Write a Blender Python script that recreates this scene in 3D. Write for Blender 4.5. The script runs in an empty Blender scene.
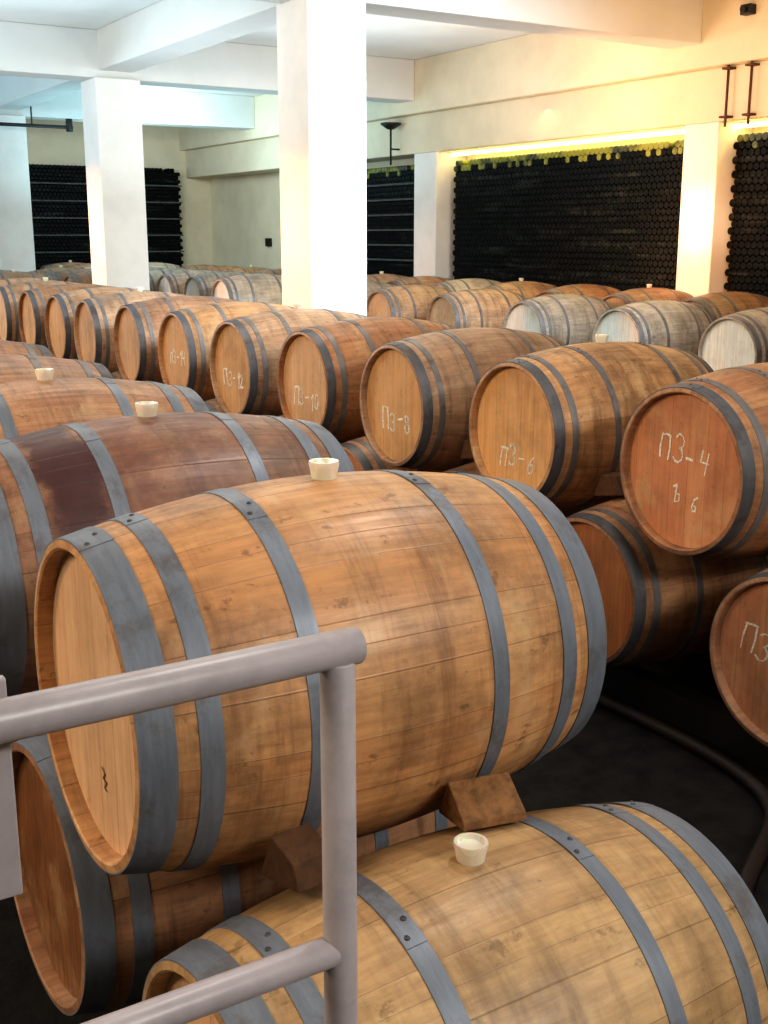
import bpy, math, random
from mathutils import Vector
random.seed(7)
D=bpy.data; C=bpy.context
col=C.scene.collection
def link(o): col.objects.link(o); return o
def empty(name,loc):
    o=D.objects.new(name,None); o.empty_display_size=.1; o.location=loc; return link(o)
def top(o,label,cat,group=None,kind=None):
    o["label"]=label; o["category"]=cat
    if group: o["group"]=group
    if kind: o["kind"]=kind
    return o

# ---------------------------------------------------------------- materials
class N:
    def __init__(s,name):
        s.m=D.materials.new(name); s.m.use_nodes=True; s.t=s.m.node_tree; s.n=s.t.nodes; s.l=s.t.links
        s.b=s.n["Principled BSDF"]
    def new(s,t,**k):
        x=s.n.new(t)
        for a,v in k.items(): setattr(x,a,v)
        return x
    def put(s,sock,v):
        if isinstance(v,bpy.types.NodeSocket): s.l.new(v,sock)
        else: sock.default_value=v
    def math(s,op,a,b=0.0,c=None,clamp=False):
        x=s.new("ShaderNodeMath",operation=op,use_clamp=clamp); s.put(x.inputs[0],a); s.put(x.inputs[1],b)
        if c is not None: s.put(x.inputs[2],c)
        return x.outputs[0]
    def rng(s,v,a,b,c=0.0,d=1.0):
        x=s.new("ShaderNodeMapRange",interpolation_type='SMOOTHSTEP'); s.put(x.inputs[0],v)
        for i,q in enumerate((a,b,c,d)): s.put(x.inputs[i+1],q)
        return x.outputs[0]
    def mix(s,f,a,b,mode='MIX'):
        x=s.new("ShaderNodeMix",data_type='RGBA',blend_type=mode); s.put(x.inputs[0],f); s.put(x.inputs[6],a); s.put(x.inputs[7],b)
        return x.outputs[2]
    def noise(s,vec,scale,detail=4,rough=.6):
        x=s.new("ShaderNodeTexNoise"); s.put(x.inputs["Vector"],vec); x.inputs["Scale"].default_value=scale
        x.inputs["Detail"].default_value=detail; x.inputs["Roughness"].default_value=rough
        return x.outputs[0]
    def vscale(s,vec,sc,off=None):
        x=s.new("ShaderNodeMapping"); s.put(x.inputs["Vector"],vec); x.inputs["Scale"].default_value=sc
        if off is not None: s.put(x.inputs["Location"],off)
        return x.outputs[0]
    def bump(s,h,strength=.3,dist=.01):
        x=s.new("ShaderNodeBump"); x.inputs["Strength"].default_value=strength; x.inputs["Distance"].default_value=dist
        s.put(x.inputs["Height"],h); s.l.new(x.outputs[0],s.b.inputs["Normal"])
def c4(c): return (c[0],c[1],c[2],1)
def srgb(r,g,b):
    f=lambda v:(v/255/12.92 if v/255<=.04045 else ((v/255+.055)/1.055)**2.4)
    return (f(r),f(g),f(b))

def wood(name,base,dark,light,stain=None,head=False,dirt=1.0,sat=.80):
    k=N(name); tc=k.new("ShaderNodeTexCoord"); oi=k.new("ShaderNodeObjectInfo")
    rnd=oi.outputs["Random"]; off=k.math('MULTIPLY',rnd,37.0)
    comb=k.new("ShaderNodeCombineXYZ")
    for i in range(3): k.put(comb.inputs[i],off)
    obj=tc.outputs["Object"]; sep=k.new("ShaderNodeSeparateXYZ"); k.put(sep.inputs[0],obj)
    if head:
        u=k.math('DIVIDE',sep.outputs[1],.083)
        u=k.math('ADD',u,k.math('MULTIPLY',rnd,3.0))
        grainv=k.vscale(obj,(30,60,4),comb.outputs[0]); strv=k.vscale(obj,(3,3,2),comb.outputs[0]); longv=k.vscale(obj,(20,34,1.6),comb.outputs[0])
    else:
        uv=k.new("ShaderNodeSeparateXYZ"); k.put(uv.inputs[0],tc.outputs["UV"]); u0=uv.outputs[0]
        u=k.math('ADD',u0,k.math('MULTIPLY',k.math('SINE',k.math('MULTIPLY',u0,2*math.pi*11/32)),.3))
        grainv=k.vscale(obj,(4,55,55),comb.outputs[0]); strv=k.vscale(obj,(18,1.5,1.5),comb.outputs[0]); longv=k.vscale(obj,(2.2,26,26),comb.outputs[0])
    fl=k.math('FLOOR',u); fr=k.math('FRACT',u)
    wn=k.new("ShaderNodeTexWhiteNoise",noise_dimensions='1D'); k.put(wn.inputs["W"],k.math('ADD',fl,off)); sv=wn.outputs[0]
    edge=k.math('MINIMUM',fr,k.math('SUBTRACT',1.0,fr))
    gap=k.rng(edge,0.0,.03 if not head else .03,1.0,0.0)
    g=k.noise(grainv,1.0,5,.65)
    cc=k.mix(k.rng(sv,0,1,0,.5),c4(base),c4(light))
    cc=k.mix(k.rng(g,.3,.75,0,.45),cc,c4(dark))
    lg=k.noise(longv,1.0,5,.7)
    cc=k.mix(k.math('MULTIPLY',k.rng(lg,.5,.74),.4*dirt),cc,c4([d*.65 for d in dark]))
    grey=[.5*d+.5*q for d,q in zip([x*.65 for x in dark],srgb(80,70,56))]
    big=k.noise(k.vscale(obj,(2.2,2.2,2.2),comb.outputs[0]),1.8,7,.72)
    cc=k.mix(k.math('MULTIPLY',k.rng(big,.42,.70),.6*dirt,None,True),cc,c4(grey))
    st=k.noise(strv,1.0,6,.7)
    cc=k.mix(k.math('MULTIPLY',k.rng(st,.46,.70),.6*dirt,None,True),cc,c4([d*.68 for d in dark]))
    pale=k.noise(k.vscale(obj,(5,3,3),comb.outputs[0]),1.4,5,.7)
    cc=k.mix(k.math('MULTIPLY',k.rng(pale,.50,.70),.35),cc,c4(srgb(206,176,132)))
    sp=k.noise(k.vscale(obj,(18,24,24),comb.outputs[0]),1.0,4,.7)
    cc=k.mix(k.math('MULTIPLY',k.rng(sp,.60,.70),.5*dirt,None,True),cc,c4([d*.35 for d in dark]))
    if stain:
        ax=k.math('ABSOLUTE',sep.outputs[0])
        patch=k.noise(k.vscale(obj,(4,4,4)),1.2,6,.7)
        m=k.math('MULTIPLY',k.rng(patch,.34,.56),k.rng(ax,stain[1],stain[2],.6,0.0))
        ax2=k.math('ABSOLUTE',k.math('ADD',sep.outputs[0],.275))
        m2=k.rng(k.math('ADD',ax2,k.math('MULTIPLY',k.math('SUBTRACT',patch,.5),.22)),.045,.10,1.0,0.0)
        cc=k.mix(m,cc,c4(srgb(92,42,40)))
        cc=k.mix(k.math('MULTIPLY',m2,.9),cc,c4(stain[0]))
    cc=k.mix(k.math('MULTIPLY',gap,.34),cc,(.04,.02,.012,1))
    hv=k.new("ShaderNodeHueSaturation"); k.put(hv.inputs["Color"],cc)
    k.put(hv.inputs["Value"],k.math('ADD',.88,k.math('MULTIPLY',rnd,.28)))
    k.put(hv.inputs["Saturation"],k.math('ADD',sat,k.math('MULTIPLY',k.math('FRACT',k.math('MULTIPLY',rnd,7.3)),.2)))
    k.put(k.b.inputs["Base Color"],hv.outputs[0])
    k.put(k.b.inputs["Roughness"],k.rng(g,.2,.8,.34,.56))
    h=k.math('SUBTRACT',k.math('MULTIPLY',g,.4),k.math('MULTIPLY',gap,.7))
    k.bump(h,.35,.004)
    return k.m
def simple(name,colr,rough=.5,metal=0,nscale=6,var=.25,var2=None,bump=0,emis=None,sss=0,trans=0,spec=None):
    k=N(name); tc=k.new("ShaderNodeTexCoord"); n=k.noise(tc.outputs["Object"],nscale,5,.65)
    d=var2 if var2 else [v*(1-var) for v in colr]
    k.put(k.b.inputs["Base Color"],k.mix(k.rng(n,.35,.7),c4(colr),c4(d)))
    k.b.inputs["Roughness"].default_value=rough; k.b.inputs["Metallic"].default_value=metal
    if spec is not None: k.b.inputs["Specular IOR Level"].default_value=spec
    if sss:
        k.b.inputs["Subsurface Weight"].default_value=sss; k.b.inputs["Subsurface Scale"].default_value=.01
    if trans: k.b.inputs["Transmission Weight"].default_value=trans
    if bump: k.bump(n,bump,.01)
    if emis:
        k.b.inputs["Emission Color"].default_value=c4(emis[0]); k.b.inputs["Emission Strength"].default_value=emis[1]
    return k.m
def hoopmat(name,colr,rust,ra=.65):
    k=N(name); tc=k.new("ShaderNodeTexCoord"); oi=k.new("ShaderNodeObjectInfo")
    obj=tc.outputs["Object"]
    comb=k.new("ShaderNodeCombineXYZ")
    for i in range(3): k.put(comb.inputs[i],k.math('MULTIPLY',oi.outputs["Random"],21.0))
    n=k.noise(k.vscale(obj,(8,8,8),comb.outputs[0]),1.0,6,.7); n2=k.noise(k.vscale(obj,(60,9,9),comb.outputs[0]),1.0,4,.7)
    cc=k.mix(k.rng(n2,.3,.7,0,.45),c4(colr),c4([v*.5 for v in colr]))
    cc=k.mix(k.rng(n,.50,.70,0,ra),cc,c4(rust))
    k.put(k.b.inputs["Base Color"],cc); k.b.inputs["Metallic"].default_value=.3
    k.put(k.b.inputs["Roughness"],k.rng(n,.3,.7,.4,.58)); k.bump(n2,.08,.002)
    return k.m

W_A=wood("oak_tan",srgb(194,136,80),srgb(122,76,40),srgb(212,162,106),sat=.86)
W_B=wood("oak_gold",srgb(190,146,88),srgb(128,90,48),srgb(212,172,114),dirt=.9,sat=.86)
W_R=wood("oak_brown",srgb(170,114,72),srgb(100,62,38),srgb(198,150,104))
W_M=wood("oak_weathered",srgb(186,136,90),srgb(112,76,48),srgb(210,166,120))
W_D=wood("oak_wine_stained",srgb(154,98,62),srgb(90,50,32),srgb(174,120,80),stain=(srgb(62,26,36),.12,.18),sat=.82)
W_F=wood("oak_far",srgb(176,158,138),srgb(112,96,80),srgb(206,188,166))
H_A=wood("oak_head",srgb(226,176,126),srgb(190,132,86),srgb(236,194,148),head=True,dirt=.5,sat=.84)
H_C=wood("oak_head_shaded",srgb(136,88,52),srgb(98,58,34),srgb(150,102,66),head=True,dirt=.8,sat=.84)  # darkened copy of the head wood, shade put into its colour
H_M=wood("oak_head_tan",srgb(220,170,116),srgb(174,124,78),srgb(232,188,138),head=True,dirt=.6,sat=.84)
H_R=wood("oak_head_red",srgb(204,132,84),srgb(156,92,54),srgb(220,156,104),head=True,dirt=.6,sat=.86)
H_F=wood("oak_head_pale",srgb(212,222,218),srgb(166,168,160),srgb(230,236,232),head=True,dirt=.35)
HOOP=hoopmat("galvanised_hoop",srgb(128,136,150),srgb(94,86,84),.7)
HOOPD=hoopmat("weathered_hoop",srgb(124,122,124),srgb(96,76,62),.8)
HOOPK=hoopmat("dark_end_hoop",srgb(96,96,102),srgb(72,58,50),.8)
RIV=simple("rivet_steel",srgb(84,84,88),.45,.5)
BUNG=simple("silicone_bung",srgb(242,238,222),.3,var=.06,sss=.6,trans=.25)
CHALK=simple("chalk",srgb(255,250,236),.95,nscale=120,var=.4)
INK=simple("ink",srgb(96,58,38),.8)
CHOCK=simple("chock_wood",srgb(146,104,64),.8,nscale=34,var=.55,bump=.7)
CHOCKD=simple("chock_wood_dark",srgb(92,62,38),.85,nscale=34,var=.4,bump=.6)
PAINT=simple("grey_rail_paint",srgb(174,166,172),.36,nscale=14,var=.18,bump=.06)
BLACK=simple("black_plastic",(.012,.012,.013),.5)
STEEL=simple("dark_steel",srgb(40,36,34),.6,.4,nscale=9,var=.4)
RUST=simple("rusty_pipe_steel",srgb(96,52,30),.6,.3,nscale=9,var=.4)
HOSE=simple("hose_rubber",srgb(34,20,15),.6)
PLASTER=simple("plaster_cream",srgb(224,212,186),.85,nscale=1.3,var=.14,bump=.04)
CEIL=simple("ceiling_plaster",srgb(222,224,222),.9,nscale=.9,var=.08)
COLW=simple("column_plaster",srgb(236,234,230),.8,nscale=1.6,var=.10,bump=.03)
FLOOR=simple("concrete_floor",srgb(28,25,23),.7,nscale=9,var=.75,bump=.7,spec=.2)
GLOWM=simple("lamp_tube",(1,.9,.5),.5,emis=((1,.82,.28),14))
def glass(name,a,b,spec):
    gk=N(name); ge=gk.new("ShaderNodeNewGeometry")
    gn=gk.noise(gk.vscale(ge.outputs["Position"],(.6,.9,13)),1.0,4,.65)
    gn2=gk.noise(gk.vscale(ge.outputs["Position"],(9,9,9)),1.0,3,.7)
    f=gk.math('MULTIPLY',gk.rng(gn,.5,.66),gk.rng(gn2,.35,.65))
    gk.put(gk.b.inputs["Base Color"],gk.mix(f,c4(a),c4(b)))  # sheen bands and glints mixed into the glass colour
    gk.b.inputs["Roughness"].default_value=.5; gk.b.inputs["Specular IOR Level"].default_value=spec
    return gk.m
GLASS=glass("dark_bottle_glass_glints",(.002,.003,.003),(.028,.032,.032),.11)
gk=N("green_bottle_glass_glow"); ge=gk.new("ShaderNodeNewGeometry")
gn=gk.noise(gk.vscale(ge.outputs["Position"],(2.5,2.5,2.5)),1.0,4,.65)
gk.put(gk.b.inputs["Base Color"],gk.mix(gk.rng(gn,.40,.58),(.02,.03,.008,1),(.22,.24,.02,1))); gk.b.inputs["Roughness"].default_value=.45  # green glass with the lamp's uneven yellow-green glow put into its colour
GREEN=gk.m

# ---------------------------------------------------------------- mesh helpers
def mk(name,vs,fs,mats,smooth=True,mi=None,uv=None,sharp=None):
    me=D.meshes.new(name); me.from_pydata(vs,[],fs)
    for m in mats: me.materials.append(m)
    if mi: me.polygons.foreach_set("material_index",mi)
    if smooth: me.polygons.foreach_set("use_smooth",[True]*len(fs))
    if uv:
        l=me.uv_layers.new(name="UVMap"); flat=[]
        for f in uv:
            for p in f: flat+=[p[0],p[1]]
        l.data.foreach_set("uv",flat)
    me.update()
    if smooth and sharp: me.set_sharp_from_angle(angle=math.radians(sharp))
    return me
def boxmesh(name,lo,hi,mat,bevel=0):
    x0,y0,z0=lo;x1,y1,z1=hi
    vs=[(x0,y0,z0),(x1,y0,z0),(x1,y1,z0),(x0,y1,z0),(x0,y0,z1),(x1,y0,z1),(x1,y1,z1),(x0,y1,z1)]
    fs=[(0,3,2,1),(4,5,6,7),(0,1,5,4),(1,2,6,5),(2,3,7,6),(3,0,4,7)]
    return mk(name,vs,fs,[mat],False)
def box(name,lo,hi,mat,bevel=0):
    c=[(lo[i]+hi[i])/2 for i in range(2)]+[lo[2]]
    o=link(D.objects.new(name,boxmesh(name,[lo[i]-c[i] for i in range(3)],[hi[i]-c[i] for i in range(3)],mat)))
    o.location=c
    if bevel:
        m=o.modifiers.new("bevel",'BEVEL'); m.width=bevel; m.segments=2
    return o
def structure(o): o["kind"]="structure"; return o
L2=.475; RB=.345; RE=.285; NS=32
def rad(x):
    t=min(1,abs(x)/L2); return RB-(RB-RE)*t**1.9
def barrel_body(seg,rings):
    prof=[(-L2+.035,RE-.019),(-L2+.003,RE-.017),(-L2,RE-.013)]
    for i in range(rings+1):
        x=-L2+2*L2*i/rings
        prof.append((x if 0<i<rings else (x+.002 if i==0 else x-.002),rad(x)))
    prof+=[(L2,RE-.013),(L2-.003,RE-.017),(L2-.035,RE-.019)]
    return lathe(prof,seg,NS)
def lathe(prof,seg,uvn=1,closed=False):
    vs=[];fs=[];uv=[]
    n=len(prof)
    for (x,r) in prof:
        for j in range(seg):
            a=2*math.pi*j/seg; vs.append((x,r*math.sin(a),r*math.cos(a)))
    rr=n if closed else n-1
    for i in range(rr):
        i2=(i+1)%n
        for j in range(seg):
            j2=(j+1)%seg
            fs.append((i*seg+j,i*seg+j2,i2*seg+j2,i2*seg+j))
            u0=j*uvn/seg;u1=(j+1)*uvn/seg
            uv.append([(u0,prof[i][0]),(u1,prof[i][0]),(u1,prof[i2][0]),(u0,prof[i2][0])])
    return vs,fs,uv
def hoop(x0,x1,seg,rivets=True,roll=0):
    t=.0022
    xs=[x0,(x0+x1)/2,x1]
    prof=[(xs[0],rad(xs[0])-.003)]+[(x,rad(x)+t) for x in xs]+[(xs[2],rad(xs[2])-.003)]
    vs,fs,uv=lathe(prof,seg)
    if rivets:
        b=len(vs); n=8; t2=1.5*t
        def R(x): return rad(x)+t2
        for i in range(n+1):
            a=roll-.05+.2*i/n
            for x in (xs[0],xs[2]): vs.append((x,R(x)*math.sin(a),R(x)*math.cos(a)))
        for i in range(n): fs.append((b+2*i,b+2*i+2,b+2*i+3,b+2*i+1))
        for e in (0,n):
            a=roll-.05+.2*e/n; q=len(vs)
            for x in (xs[0],xs[2]): vs.append((x,(rad(x))*math.sin(a),(rad(x))*math.cos(a)))
            fs.append((b+2*e,b+2*e+1,q+1,q))
    return vs,fs
def rivet(x0,x1,roll):
    out=[]
    for ang,fr in ((roll,.3),(roll+.1,.7)):
        xx=x0*(1-fr)+x1*fr
        vs=[];fs=[]
        r0=rad(xx)+.003
        for (h,q) in ((-.001,.0050),(.001,.0048),(.0025,.0036),(.003,.0001)):
            for j in range(10):
                a=2*math.pi*j/10; dx=q*math.cos(a); dt=q*math.sin(a)/r0
                vs.append((xx+dx,(r0+h)*math.sin(ang+dt),(r0+h)*math.cos(ang+dt)))
        for i in range(3):
            for j in range(10): fs.append((i*10+j,i*10+(j+1)%10,i*10+10+(j+1)%10,i*10+10+j))
        out.append((vs,fs))
    return out
def disk(x,r,seg,flip):
    vs=[(x,0,0)]+[(x,r*math.sin(2*math.pi*j/seg),r*math.cos(2*math.pi*j/seg)) for j in range(seg)]
    fs=[(0,1+j,1+(j+1)%seg) if flip else (0,1+(j+1)%seg,1+j) for j in range(seg)]
    return vs,fs
HOOPS=[(-.473,-.415),(-.380,-.342),(-.200,-.164),(.164,.200),(.342,.380),(.415,.473)]
HOOPSR=[(-.473,-.428),(-.396,-.368),(-.203,-.175),(.175,.203),(.368,.396),(.428,.473)]
ROLLS=[-.12,.0,-.3,-.18,.15,.24]
def bung():
    prof=[(0,.0005),(0,.021),(.03,.027),(.038,.029),(.044,.028),(.044,.023),(.036,.02),(.036,.0005)]
    vs,fs,uv=lathe(prof,20)
    return [(v[1],v[2],v[0]+RB-.012) for v in vs],fs
SEG=96
def body_mesh(mat):
    v,f,u=barrel_body(SEG,28); return mk("barrel_body",v,f,[mat],True,None,u,40)
bodies={n:body_mesh(m) for n,m in (("A",W_A),("B",W_B),("R",W_R),("D",W_D),("M",W_M))}
def headm(mat,s):
    v,f=disk(s*(L2-.032),RE-.0185,48,s<0); return mk("barrel_head",v,f,[mat],False)
heads={n:(headm(m,-1),headm(m,1)) for n,m in (("A",H_A),("R",H_R),("F",H_F),("M",H_M),("C",H_C))}
def hoopset(spec,mats):
    hs=[];rs=[]
    for i,(a,b) in enumerate(spec):
        v,f=hoop(a,b,SEG,True,ROLLS[i]); hs.append(mk("barrel_hoop",v,f,[mats[i]],True,None,None,35))
        rs.append([mk("rivet",v,f,[RIV]) for v,f in rivet(a,b,ROLLS[i])])
    return hs,rs
HS={"near":hoopset(HOOPS,[HOOP]*6),"row":hoopset(HOOPSR,[HOOPK,HOOPD,HOOPD,HOOPD,HOOPD,HOOPK])}
v,f=bung(); bungmesh=mk("bung",v,f,[BUNG],True,None,None,50)
def far_mesh(wm,hm,bu=True):
    V=[];F=[];M=[];U=[]
    def add(v,f,m,u=None):
        b=len(V); V.extend(v)
        for i,q in enumerate(f):
            F.append(tuple(b+k for k in q)); M.append(m); U.append(u[i] if u else [(0.5,0)]*len(q))
    v,f,u=barrel_body(48,12); add(v,f,0,u)
    for s in (-1,1):
        v,f=disk(s*(L2-.032),RE-.0185,48,s<0); add(v,f,1)
    for a,b in HOOPSR:
        v,f=hoop(a,b,48,False); add(v,f,2)
    if bu:
        v,f=bung(); add(v,f,3)
    V2=[(x,y,z+RB) for x,y,z in V]
    return mk("wine_barrel",V2,F,[wm,hm,HOOPD,BUNG],True,M,U,40)
far={"F":far_mesh(W_F,H_F,False),"R":far_mesh(W_R,H_R,False),"A":far_mesh(W_M,H_M,False),"Ab":far_mesh(W_M,H_M,True),"Rl":far_mesh(W_R,H_R,False)}
def barrel(x,y,zc,bk,hk,label,group,yaw=0,roll=0,wb=True,marks=None,riv=False,hs="near",bx=0):
    e=empty("wine_barrel",(x,y,zc-RB)); e.rotation_euler=(0,0,yaw)
    top(e,label,"barrel",group)
    parts=[("barrel_body",bodies[bk]),("barrel_head",heads[hk][0]),("barrel_head",heads[hk][1])]
    if wb: parts.append(("bung",bungmesh))
    for n,me in parts:
        o=D.objects.new(n,me); o.parent=e; o.location=(bx if n=="bung" else 0,0,RB); o.rotation_euler=(roll,0,0); link(o)
    for h,rs in zip(*HS[hs]):
        o=D.objects.new("barrel_hoop",h); o.parent=e; o.location=(0,0,RB); o.rotation_euler=(roll,0,0); link(o)
        if riv:
            for rm in rs:
                q=D.objects.new("rivet",rm); q.parent=o; link(q)
    if marks:
        for me in marks:
            o=D.objects.new("head_writing",me); o.parent=e; o.location=(0,0,RB); link(o)
    return e
def farbarrel(x,y,zc,k,label,group,yaw=0):
    o=link(D.objects.new("wine_barrel",far[k])); o.location=(x,y,zc-RB); o.rotation_euler=(0,0,yaw)
    return top(o,label,"barrel",group)

# chalk glyphs
def arc(cx,cy,rx,ry,a0,a1,n=12): return [(cx+rx*math.cos(math.radians(a0+(a1-a0)*i/n)),cy+ry*math.sin(math.radians(a0+(a1-a0)*i/n))) for i in range(n+1)]
G={
'П':[[(.02,0),(.0,.5),(.06,1)],[(.0,.95),(.3,1.02),(.62,1.0)],[(.55,1),(.6,.5),(.57,0)]],
'3':[arc(.27,.75,.25,.25,150,-80)+arc(.27,.25,.28,.27,80,-150)],
'-':[[(.05,.5),(.5,.55)]],
'4':[[(.12,1),(.05,.45),(.62,.5)],[(.5,.95),(.48,-.05)]],
'6':[[(.5,1),(.25,.75),(.06,.35)]+arc(.3,.27,.25,.27,170,-190)],
'8':[arc(.3,.76,.2,.23,-90,270)+arc(.3,.26,.26,.27,90,-270)],
'1':[[(.1,.72),(.35,1),(.33,0)]],
'0':[arc(.3,.5,.25,.5,90,-270,18)],
'2':[arc(.28,.72,.25,.27,160,-30)+[(.03,0),(.6,.03)]],
'ъ':[[(-.05,.85),(.25,1.0),(.18,.5),(.12,.02),(.5,.1),(.5,.42),(.2,.45)]],
'б':[[(.5,1.05),(.2,.8),(.1,.35),(.2,.03),(.48,.1),(.5,.4),(.25,.42)]],
'*':[[(0,.9),(.5,.7),(.1,.5),(.6,.35),(.2,.1),(.5,.0)],[(.3,1),(.25,.0)]],
}
def writing(items,mat=CHALK,w=.0045):
    V=[];F=[]
    x=-(L2-.032)-.0012
    for (txt,u0,v0,h,tilt) in items:
        cx=0
        for ch in txt:
            if ch!=' ':
                dy=random.uniform(-.12,.12); sc=random.uniform(.85,1.15); sl=random.uniform(-.1,.18)
                for st in G[ch]:
                    pts=[((cx+p[0]*sc+p[1]*sl+random.uniform(-.025,.025))*h*.85,(dy+p[1]*sc+random.uniform(-.025,.025))*h) for p in st]
                    ct,stt=math.cos(tilt),math.sin(tilt)
                    pts=[(u0+a*ct-b*stt,v0+a*stt+b*ct) for a,b in pts]
                    for i in range(len(pts)-1):
                        (a,b),(c,d)=pts[i],pts[i+1]; l=math.hypot(c-a,d-b) or 1
                        ww=w*random.uniform(.5,1.15)
                        ex,ey=(c-a)/l*ww*.3,(d-b)/l*ww*.3; nx,ny=-(d-b)/l*ww/2,(c-a)/l*ww/2
                        q=len(V)
                        for (s,t) in ((a-ex+nx,b-ey+ny),(a-ex-nx,b-ey-ny),(c+ex-nx,d+ey-ny),(c+ex+nx,d+ey+ny)): V.append((x,-s,t))
                        F.append((q,q+1,q+2,q+3))
            cx+=.85 if ch!='1' else .6
    return mk("head_writing",V,F,[mat],False)

# ---------------------------------------------------------------- barrels
ZU,ZL=1.02,.472
j=lambda s:random.uniform(-s,s)
XF=1.02; gF="oak barrels stacked in the nearest row"
YA=1.825
ea=barrel(XF-.018,YA,ZU,"A","A","tan oak wine barrel with cream bung, wedged on two barrels",gF,yaw=-.01,riv=True,bx=.012,
       marks=[writing([("*",.005,-.16,.05,.2)],INK,.004)])
ea.scale=(.985,1,1)
barrel(XF-.0,1.36,ZL-.006,"B","A","golden oak wine barrel with cream bung beside the metal railing",gF,yaw=.0,riv=True)
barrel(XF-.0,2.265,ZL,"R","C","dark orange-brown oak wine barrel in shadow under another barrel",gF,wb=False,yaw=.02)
barrel(XF-.01,2.72,ZU,"D","R","dark wine-stained oak barrel with purple band round its bung",gF,yaw=.02)
barrel(XF-.01,3.60,ZU,"R","R","reddish-brown oak wine barrel on top of the stack",gF,yaw=.01)
for i,b in enumerate((4.48,5.36,6.24,7.12)):
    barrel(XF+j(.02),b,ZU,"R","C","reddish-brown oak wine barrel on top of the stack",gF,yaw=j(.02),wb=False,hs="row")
for b in (3.165,4.04,4.92,5.80,6.68,7.56):
    farbarrel(XF+j(.02),b,ZL,"Rl","oak wine barrel in the bottom layer on steel rails",gF)
X1=3.37; g1="oak barrels with chalked heads"
ub=[2.71,3.64,4.55,5.46,6.35,7.25,8.2,9.07,9.95,10.83,11.72,12.6]
marks={0:[writing([("П3-4",-.12,.03,.085,-.12)],CHALK,.0085),writing([("ъ",-.04,-.12,.055,.1)],CHALK,.0065),writing([("б",.04,-.13,.05,-.05)],CHALK,.0065)],
 1:[writing([("П3-6",-.10,-.14,.085,-.05)],CHALK,.0105)],
 2:[writing([("П3-8",-.11,-.12,.09,0)],CHALK,.0115)],
 3:[writing([("П3-10",-.14,-.12,.085,0)],CHALK,.012)],
 4:[writing([("П3-12",-.14,-.1,.085,0)],CHALK,.0125)],
 5:[writing([("П3-14",-.13,-.05,.08,0)],CHALK,.0125)]}
for i,b in enumerate(ub):
    lab="tan oak wine barrel, chalk number on its head" if i<6 else "weathered tan oak wine barrel in the top layer"
    if i==0: lab="reddish oak wine barrel chalked with number four on its head"
    barrel(X1+(j(.02) if i else -.012),b,ZU,"R" if i%3==0 else "M","R" if i==0 else "M",lab,g1,yaw=j(.02),marks=marks.get(i),riv=i<2,wb=i in(1,4,7,10),hs="row")
lb=[2.25]+[(ub[i]+ub[i+1])/2 for i in range(len(ub)-1)]+[13.05]
for i,b in enumerate(lb):
    if i<4: barrel(X1+j(.015),b,ZL,"R","R","reddish-brown oak wine barrel in the bottom layer",g1,wb=False,yaw=j(.015),hs="row",
            marks=[writing([("П3-",-.18,-.0,.085,-.1)],CHALK,.008)] if i==0 else None)
    else: farbarrel(X1+j(.02),b,ZL,"Rl","oak wine barrel in the bottom layer on steel rails",g1)
g2="pale-headed barrels near the bottle wall"
Z2=.92
r2=[4.9,6.05,7.25,8.5,9.8,11.05,12.25,13.45,14.6,15.75,16.9]
for i,b in enumerate(r2):
    farbarrel(7.33+j(.02),b,Z2,"F" if i in(1,2,3,6,8) else "A","weathered oak wine barrel with pale head in the top layer" if i in(1,2,3,6,8) else "weathered tan oak wine barrel in the top layer",g2,j(.03))
for i in range(len(r2)):
    farbarrel(7.33+j(.02),(r2[i]+ (r2[i+1] if i+1<len(r2) else 18.0))/2,ZL,"Rl","oak wine barrel in the bottom layer on steel rails",g2)
farbarrel(7.33,4.3,ZL,"Rl","oak wine barrel in the bottom layer on steel rails",g2)
g3="barrels along the bottle wall"
def block(xm,b0,b1,step,zu,kinds,group,lab,skip=()):
    b=b0; low=set()
    while b<b1:
        if not any(abs(b-p)<.72 for p in skip):
            farbarrel(xm+j(.02),b,zu,random.choice(kinds),lab,group,j(.02))
            for q in (b-step/2,b+step/2):
                kq=round(q,3)
                if kq not in low:
                    low.add(kq); farbarrel(xm,q,ZL,"Rl","oak wine barrel in the bottom layer on steel rails",group)
        b+=step
block(8.37,5.4,20.3,1.0,.96,["F","R","A","A","Ab"],g3,"weathered oak wine barrel close to the bottle wall")
g4="distant barrels at the end of the cellar"
for xm,b0,b1 in ((6.12,12.6,20.3),(7.33,19.1,20.3),(5.0,14.85,17.2),(3.9,15.0,20.0)):
    block(xm,b0,b1,.9,ZU,["F","F","F","R","A","Ab"],g4,"distant weathered oak wine barrel")
def rail(x,y0,y1):
    for dx in (-.25,.25):
        o=box("support_rail",(x+dx-.04,y0,0),(x+dx+.04,y1,.128),STEEL)
        top(o,"dark steel support rail under the barrels","rail","rails under the barrel rows")
rail(XF,.95,8.0); rail(X1,1.85,13.4); rail(7.33,3.9,21); rail(8.36,4.8,21); rail(6.12,12.0,21); rail(5.0,14.2,17.9); rail(3.9,14.4,21)

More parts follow.
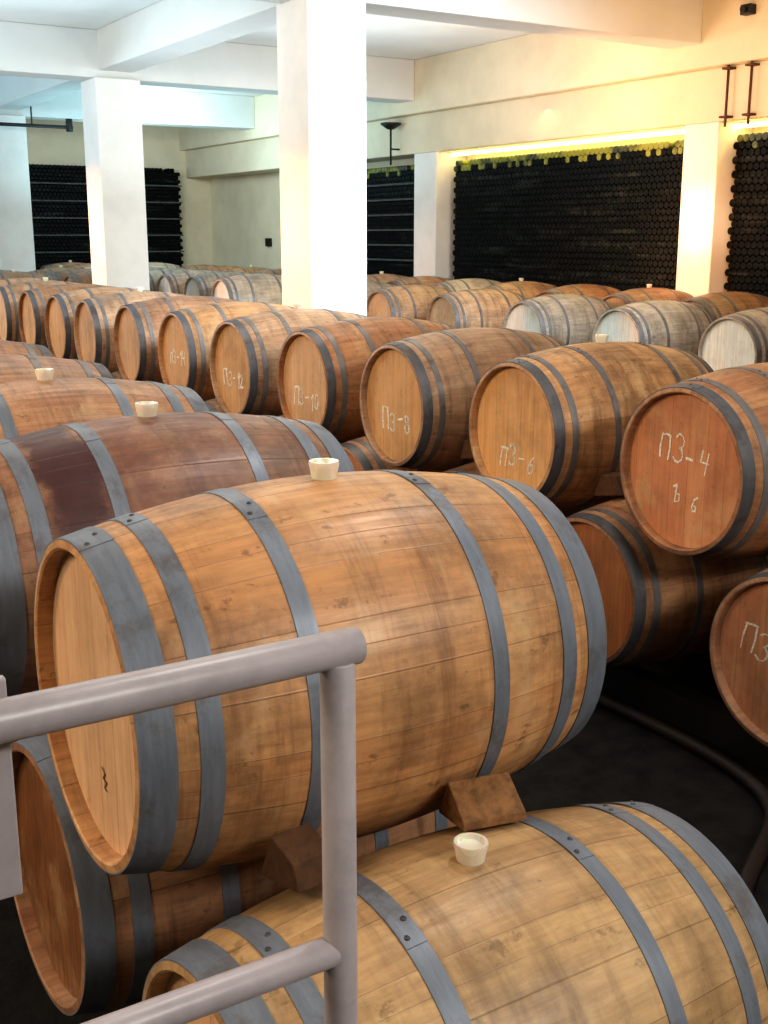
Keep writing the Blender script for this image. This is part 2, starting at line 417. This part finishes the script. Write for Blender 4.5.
def chock(x,yu,yl,w=.085,rot=None,prof=((-.062,.046),(-.205,.074),(-.172,.145),(-.094,.140)),mat=CHOCK):
    y0=(yu+yl)/2; z0=(ZU+ZL)/2
    cy=sum(p[0] for p in prof)/4; cz=min(p[1] for p in prof)
    V=[]
    for s in (-w/2,w/2):
        for (p,q) in prof: V.append((s,p-cy,q-cz))
    F=[(0,1,2,3),(7,6,5,4),(0,4,5,1),(1,5,6,2),(2,6,7,3),(3,7,4,0)]
    o=link(D.objects.new("wooden_chock",mk("wooden_chock",V,F,[mat],False))); o.location=(x,y0+cy,z0+cz)
    m=o.modifiers.new("b",'BEVEL'); m.width=.003; m.segments=2
    o.rotation_euler=(0,0,j(.1) if rot is None else rot)
    top(o,"rough wooden wedge holding the upper barrel on the lower one","wedge","wooden wedges between barrels")
chock(.765,YA,1.36,.075,.12,((-.06,.046),(-.170,.064),(-.156,.108),(-.094,.130)),CHOCKD)
chock(1.13,YA,1.36,.12,-.2,((-.058,.046),(-.170,.064),(-.167,.080),(-.096,.124)))
for x in (.78,1.21): chock(x,2.72,2.265)
for i in range(3):
    for x in (3.13,3.6): chock(x,ub[i],lb[i],mat=CHOCKD)

# ---------------------------------------------------------------- railing
def tube(name,p0,p1,r,mat,seg=24,capmat=None):
    p0=Vector(p0);p1=Vector(p1);d=(p1-p0);L=d.length
    prof=[(0,.0005),(0,r*.93),(.002,r),(L-.002,r),(L,r*.93),(L,.0005)]
    v,f,u=lathe(prof,seg)
    me=mk(name,v,f,[mat]+([capmat] if capmat else []),True)
    for p in me.polygons:
        if abs(p.normal.x)>.9:
            p.use_smooth=False
            if capmat: p.material_index=1
    o=link(D.objects.new(name,me)); o.location=p0
    o.rotation_euler=d.to_track_quat('X','Z').to_euler()
    return o
rb=1.016; rr=.0205
r=empty("metal_railing",(.578,rb,0)); top(r,"grey-painted tubular metal railing with two rails and a post","railing")
def part(o,par):
    o.location=Vector(o.location)-Vector(par.location); o.parent=par; return o
part(tube("top_rail",(-.7,rb,1.368),(.604,rb,1.368),rr,PAINT,32,STEEL),r)
part(tube("lower_rail",(-.7,rb,1.005),(.57,rb,1.005),.018,PAINT,32),r)
part(tube("post",(.578,rb,0.0),(.578,rb,1.355),.0195,PAINT,32),r)
part(tube("post",(-.68,rb,0.0),(-.68,rb,1.355),.019,PAINT,32),r)
part(box("flat_bar",(.18,rb+.022,1.175),(.236,rb+.034,1.40),PAINT,.002),r)
for x in (.578,-.68): part(box("foot_plate",(x-.05,rb-.05,0),(x+.05,rb+.034,.008),PAINT,.002),r)

cu=D.curves.new("hose",'CURVE'); cu.dimensions='3D'; cu.bevel_depth=.024; cu.bevel_resolution=4
sp=cu.splines.new('NURBS'); pts=[(2.97,3.4),(2.98,2.9),(2.98,2.5),(2.85,2.12),(2.45,1.98),(2.1,1.7),(1.8,1.3)]
sp.points.add(len(pts)-1)
for q,p in zip(sp.points,pts): q.co=(p[0],p[1],.024,1)
sp.use_endpoint_u=True; sp.order_u=4
tmp=link(D.objects.new("tmp",cu)); dg=C.evaluated_depsgraph_get()
me=D.meshes.new_from_object(tmp.evaluated_get(dg)); D.objects.remove(tmp); me.name="hose"
me.materials.clear(); me.materials.append(HOSE)
o=link(D.objects.new("hose",me)); top(o,"dark brown rubber hose lying on the floor","hose")

# ---------------------------------------------------------------- room
XW,YB,ZC=9.5,21.5,4.05
structure(box("floor",(-5,-3,-.1),(XW,YB,0),FLOOR))
structure(box("ceiling",(-5,-3,ZC),(XW,YB,ZC+.2),CEIL))
structure(box("wall_right",(XW,-3,0),(XW+.2,YB,ZC),PLASTER))
structure(box("wall_back",(-5,YB,0),(XW,YB+.2,ZC),PLASTER))
structure(box("wall_left",(-5.2,-3,0),(-5,YB,ZC),PLASTER))
structure(box("wall_front",(-5,-3.2,0),(XW,-3,ZC),PLASTER))
tn=1
def trim(lo,hi,mat=CEIL,bev=.012):
    global tn
    o=structure(box("trim_%d"%tn,lo,hi,mat,bev)); tn+=1; return o
CB=[(8.6,3.6),(13.6,3.54),(18.4,3.54)]; CW=.265
for b,h in CB: trim((-5,b-.2,h),(8.88,b+.2,ZC))
trim((-5,3.4,3.6),(8.88,3.8,ZC))
trim((4.6,-3,3.62),(5.0,YB,ZC),CEIL)
trim((9.0,-3,2.88),(9.5,YB,3.38),PLASTER)
trim((8.88,-3,3.38),(9.5,YB,ZC),PLASTER)
for b,h in CB:
    o=box("column",(4.8-CW,b-CW,0),(4.8+CW,b+CW,h),COLW,.012); top(o,"square white plastered concrete column among the barrels","column","white columns")
for a,b in ((8.22,8.67),(13.05,13.58)):
    o=box("wall_pillar",(9.0,a,0),(9.5,b,2.88),COLW,.012); top(o,"white plastered pillar against the bottle wall","column","wall pillars")
PL=1.0
BR=.0375; BL=.29
prof=[(.003,.0005),(.001,.02),(0,.034),(.002,BR),(.19,BR),(.225,.016),(BL,.014),(BL,.0005)]
bv,bf,_=lathe(prof,12)
bottle_x=mk("wine_bottle",bv,bf,[GLASS]); bottle_g=mk("wine_bottle",bv,bf,[GREEN])
bvy=[(-v[1],v[0],v[2]) for v in bv]
pos=[]
def stack(axis,front,s0,s1,ztop):
    pitch=.0765; rowh=.0675; n=int((s1-s0)/pitch); rows=int((ztop-PL)/rowh)
    for rI in range(rows):
        for i in range(n-(rI%2)):
            last=rI==rows-1
            if last and random.random()<.08: continue
            s=s0+pitch/2+i*pitch+(rI%2)*pitch/2; z=PL+BR+rI*rowh
            gr=axis=='x' and (last or (rI==rows-2 and random.random()<.35))
            pos.append((axis,front+random.uniform(0,.003),s,z,gr))
ST=[('x',9.18,8.70,12.95,2.80),('x',9.18,13.6,16.8,2.80),('x',9.18,6.2,8.2,2.80),('y',21.18,5.0,8.75,3.08)]
for s in ST: stack(*s)
for s in ST[:3]: trim((9.15,s[2]-.01,0),(9.5,s[3]+.01,PL),PLASTER)
trim((4.95,21.15,0),(8.8,21.5,PL),PLASTER)
def px(p):
    w=(p[1],p[2]) if p[0]=='x' else (p[2],p[1])
    fx,fy=math.sin(math.radians(32.1)),math.cos(math.radians(32.1))
    X=w[0]*fy-w[1]*fx; Y=w[0]*fx+w[1]*fy; t=math.radians(13.5); Z=p[3]-1.8
    d=Y*math.cos(t)-Z*math.sin(t)
    return 384+1150*X/d, 512+1150*(-Z*math.cos(t)-Y*math.sin(t))/d, math.hypot(w[0],w[1])
def rank(p):
    x,y,dd=px(p)
    return dd+(0 if x<764 and y<275 else 50)
pos.sort(key=rank)
for p in pos[:300]:
    o=D.objects.new("wine_bottle",bottle_g if p[4] else bottle_x); o.location=(p[1],p[2],p[3]); link(o)
    top(o,"dark green wine bottle lying in the stacked bottle wall","bottle","bottles stacked along the wall")
V=[];F=[];M=[]
for p in pos[300:]:
    q=len(V)
    if p[0]=='x': V.extend([(v[0]+p[1],v[1]+p[2],v[2]+p[3]) for v in bv])
    else: V.extend([(v[0]+p[2],v[1]+p[1],v[2]+p[3]) for v in bvy])
    F.extend([tuple(q+k for k in f) for f in bf]); M.extend([1 if p[4] else 0]*len(bf))
o=link(D.objects.new("bottle_stack",mk("bottle_stack",V,F,[GLASS,GREEN],True,M))); top(o,"wall of hundreds of dark wine bottles lying in rows","bottles",kind="stuff")
SL=simple("slat_wood",srgb(84,88,84),.8,var=.5)
e=empty("bottle_rack",(9.16,15.2,1.0)); top(e,"pale horizontal slats holding the stacked bottles","rack","bottle racks")
for z in (1.45,1.66,1.87,2.08,2.29,2.5): part(box("slat",(9.15,13.62,z),(9.172,16.8,z+.025),SL),e)
e=empty("bottle_rack",(6.9,21.16,1.0)); top(e,"pale horizontal slats holding the stacked bottles","rack","bottle racks")
for z in (1.5,1.8,2.1,2.4,2.7): part(box("slat",(5.0,21.14,z),(8.75,21.165,z+.025),SL),e)
for s0,s1 in ((8.70,13.0),(6.25,8.2)):
    e=empty("strip_lamp",(9.3,(s0+s1)/2,2.82)); top(e,"long glowing yellow lamp strip above the bottle stack","lamp","lamp strips above the bottles")
    part(tube("glowing_tube",(9.22,s0,2.842),(9.22,s1,2.842),.018,GLOWM,12),e)
    part(box("lamp_base",(9.2,s0,2.862),(9.3,s1,2.88),COLW,.003),e)

def conduit(y,x=8.95):
    e=empty("conduit_bracket",(x,y,2.95)); top(e,"thin rusty pipe with clamp on the beam above the pillar","pipe","pipes above the wall pillar")
    part(tube("pipe",(x,y,2.82),(x,y,3.38),.013,RUST,12),e)
    part(box("clamp",(x-.04,y-.05,3.34),(x+.05,y+.05,3.36),RUST,.003),e)
    part(box("clamp",(x-.04,y-.05,2.9),(x+.05,y+.05,2.92),RUST,.003),e)
conduit(8.10); conduit(7.82)
e=empty("pillar_bracket",(8.9,13.3,3.0)); top(e,"dark metal bracket with thin pipe on the pillar","bracket")
v,f,_=lathe([(0,.0005),(0,.14),(.02,.14),(.08,.05),(.09,.0005)],20)
o=link(D.objects.new("bracket_cap",mk("bracket_cap",v,f,[BLACK]))); o.rotation_euler=(0,math.pi/2,0); o.location=(8.86,13.95,3.30); part(o,e)
part(tube("pipe",(8.86,13.95,2.75),(8.86,13.95,3.22),.014,STEEL,12),e)
part(box("arm",(8.86,13.94,2.95),(9.0,13.96,2.97),STEEL),e)
e=empty("ventilation_pipe",(5.2,17.6,3.4)); top(e,"dark ventilation pipe with elbow under the ceiling","pipe")
part(tube("pipe",(4.0,17.6,3.36),(5.6,17.6,3.36),.025,BLACK,14),e)
part(tube("elbow",(5.55,17.6,3.30),(5.55,17.6,3.48),.05,BLACK,14),e)
part(tube("hanger",(5.0,17.6,3.36),(5.0,17.6,3.63),.012,BLACK,10),e)
e=empty("wall_sign",(9.48,19.0,1.6)); top(e,"small dark notice plate on the white end wall","sign")
part(box("sign_plate",(9.46,18.9,1.62),(9.5,19.1,1.76),BLACK,.003),e)
e=empty("security_camera",(8.8,7.8,3.75)); top(e,"small black security camera mounted on the beam","camera")
part(box("camera_body",(8.79,7.75,3.77),(8.88,7.87,3.86),BLACK,.01),e); part(tube("camera_lens",(8.75,7.81,3.815),(8.795,7.81,3.815),.028,BLACK,16),e)

# ---------------------------------------------------------------- lights
def area(name,loc,tgt,sx,sy,power,colr,spread=None):
    l=D.lights.new(name,'AREA'); l.shape='RECTANGLE'; l.size=sx; l.size_y=sy; l.energy=power; l.color=colr
    if spread: l.spread=math.radians(spread)
    o=link(D.objects.new(name,l)); o.location=loc
    o.rotation_euler=(Vector(tgt)-Vector(loc)).to_track_quat('-Z','Y').to_euler(); return o
area("key_window",(2.5,-2.2,3.5),(1.8,3,.8),2.0,.6,120,(1,.96,.88))
area("near_ceiling",(2.6,2.2,3.9),(2.0,2.8,0),1.2,.3,38,(1,.96,.88))
area("near_warm",(-2.2,1.6,2.9),(.6,2,1.2),.7,.7,42,(1,.86,.68))
area("warm_left",(-3.5,5,3.2),(3,7,1.2),3,.8,185,(1,.77,.54))
area("row_top",(3.2,6.2,3.95),(3.4,6.2,0),1.0,4.0,60,(1,.88,.7))
area("warm_left_far",(-1.0,11.3,1.9),(5,9.5,1.6),2,.8,60,(1,.5,.18))
area("cool_left",(-2,16.5,3.0),(5,13,2.2),4,1.5,265,(.55,.83,1))
area("cool_front",(5.8,3.9,3.4),(4.6,9,1.6),2.0,.6,115,(.72,.9,1),80)
area("bay_up",(6.6,11,2.2),(6.6,11,4),2.0,2.5,54,(.85,.95,1))
area("bay_up2",(2.2,11,2.2),(2.2,11,4),3.5,3,105,(.64,.88,1))
area("bay_up3",(6.6,16.2,2.2),(6.6,16.2,4),2.5,3,80,(.45,.84,1))
area("bay_up5",(2.2,6,2.6),(2.2,6,4),3,3,40,(.88,.95,1))
area("far_wall",(6.4,17.5,3.3),(9.4,19.6,1.8),1.5,.6,52,(.8,.98,1))
area("bay_up4",(7.2,6.5,2.4),(8.6,7,4),1,2,48,(1,.54,.24))
area("wall_wash",(7.9,9.4,2.4),(9.1,9.4,3.2),.5,3.0,42,(1,.5,.2))
area("wall_glow",(9.36,10.8,2.87),(9.2,10.8,2.7),.06,4.0,18,(1,.86,.32))
def spot(loc,tgt,e,ang,colr,s=.12):
    l=D.lights.new("spot",'SPOT'); l.energy=e; l.color=colr; l.spot_size=math.radians(ang); l.spot_blend=1; l.shadow_soft_size=s
    o=link(D.objects.new("spot",l)); o.location=loc; o.rotation_euler=(Vector(tgt)-o.location).to_track_quat('-Z','Y').to_euler()
spot((5.4,7.4,2.7),(9.0,8.42,1.8),900,30,(1,.36,.09))
spot((5.4,7.4,2.7),(9.0,8.42,1.95),800,12,(1,.78,.5))
spot((2.4,9.4,2.5),(4.53,8.6,1.6),560,46,(1,.38,.12))
spot((2.4,14.4,2.5),(4.53,13.6,1.7),640,46,(1,.38,.13))
w=D.worlds.new("w"); C.scene.world=w; w.use_nodes=True; w.node_tree.nodes["Background"].inputs[0].default_value=(.5,.55,.6,1); w.node_tree.nodes["Background"].inputs[1].default_value=.1

# ---------------------------------------------------------------- camera
cam=D.cameras.new("camera"); co=link(D.objects.new("camera",cam)); co.location=(0,0,1.8)
cam.sensor_fit='VERTICAL'; cam.sensor_height=36; cam.lens=1150*36/1024
cam.clip_start=.02
co.rotation_euler=(math.radians(90-13.5),0,math.radians(-32.1)); C.scene.camera=co
C.scene.view_settings.view_transform='Standard'
try: C.scene.view_settings.look='Medium High Contrast'
except Exception as ex: print("look",ex)
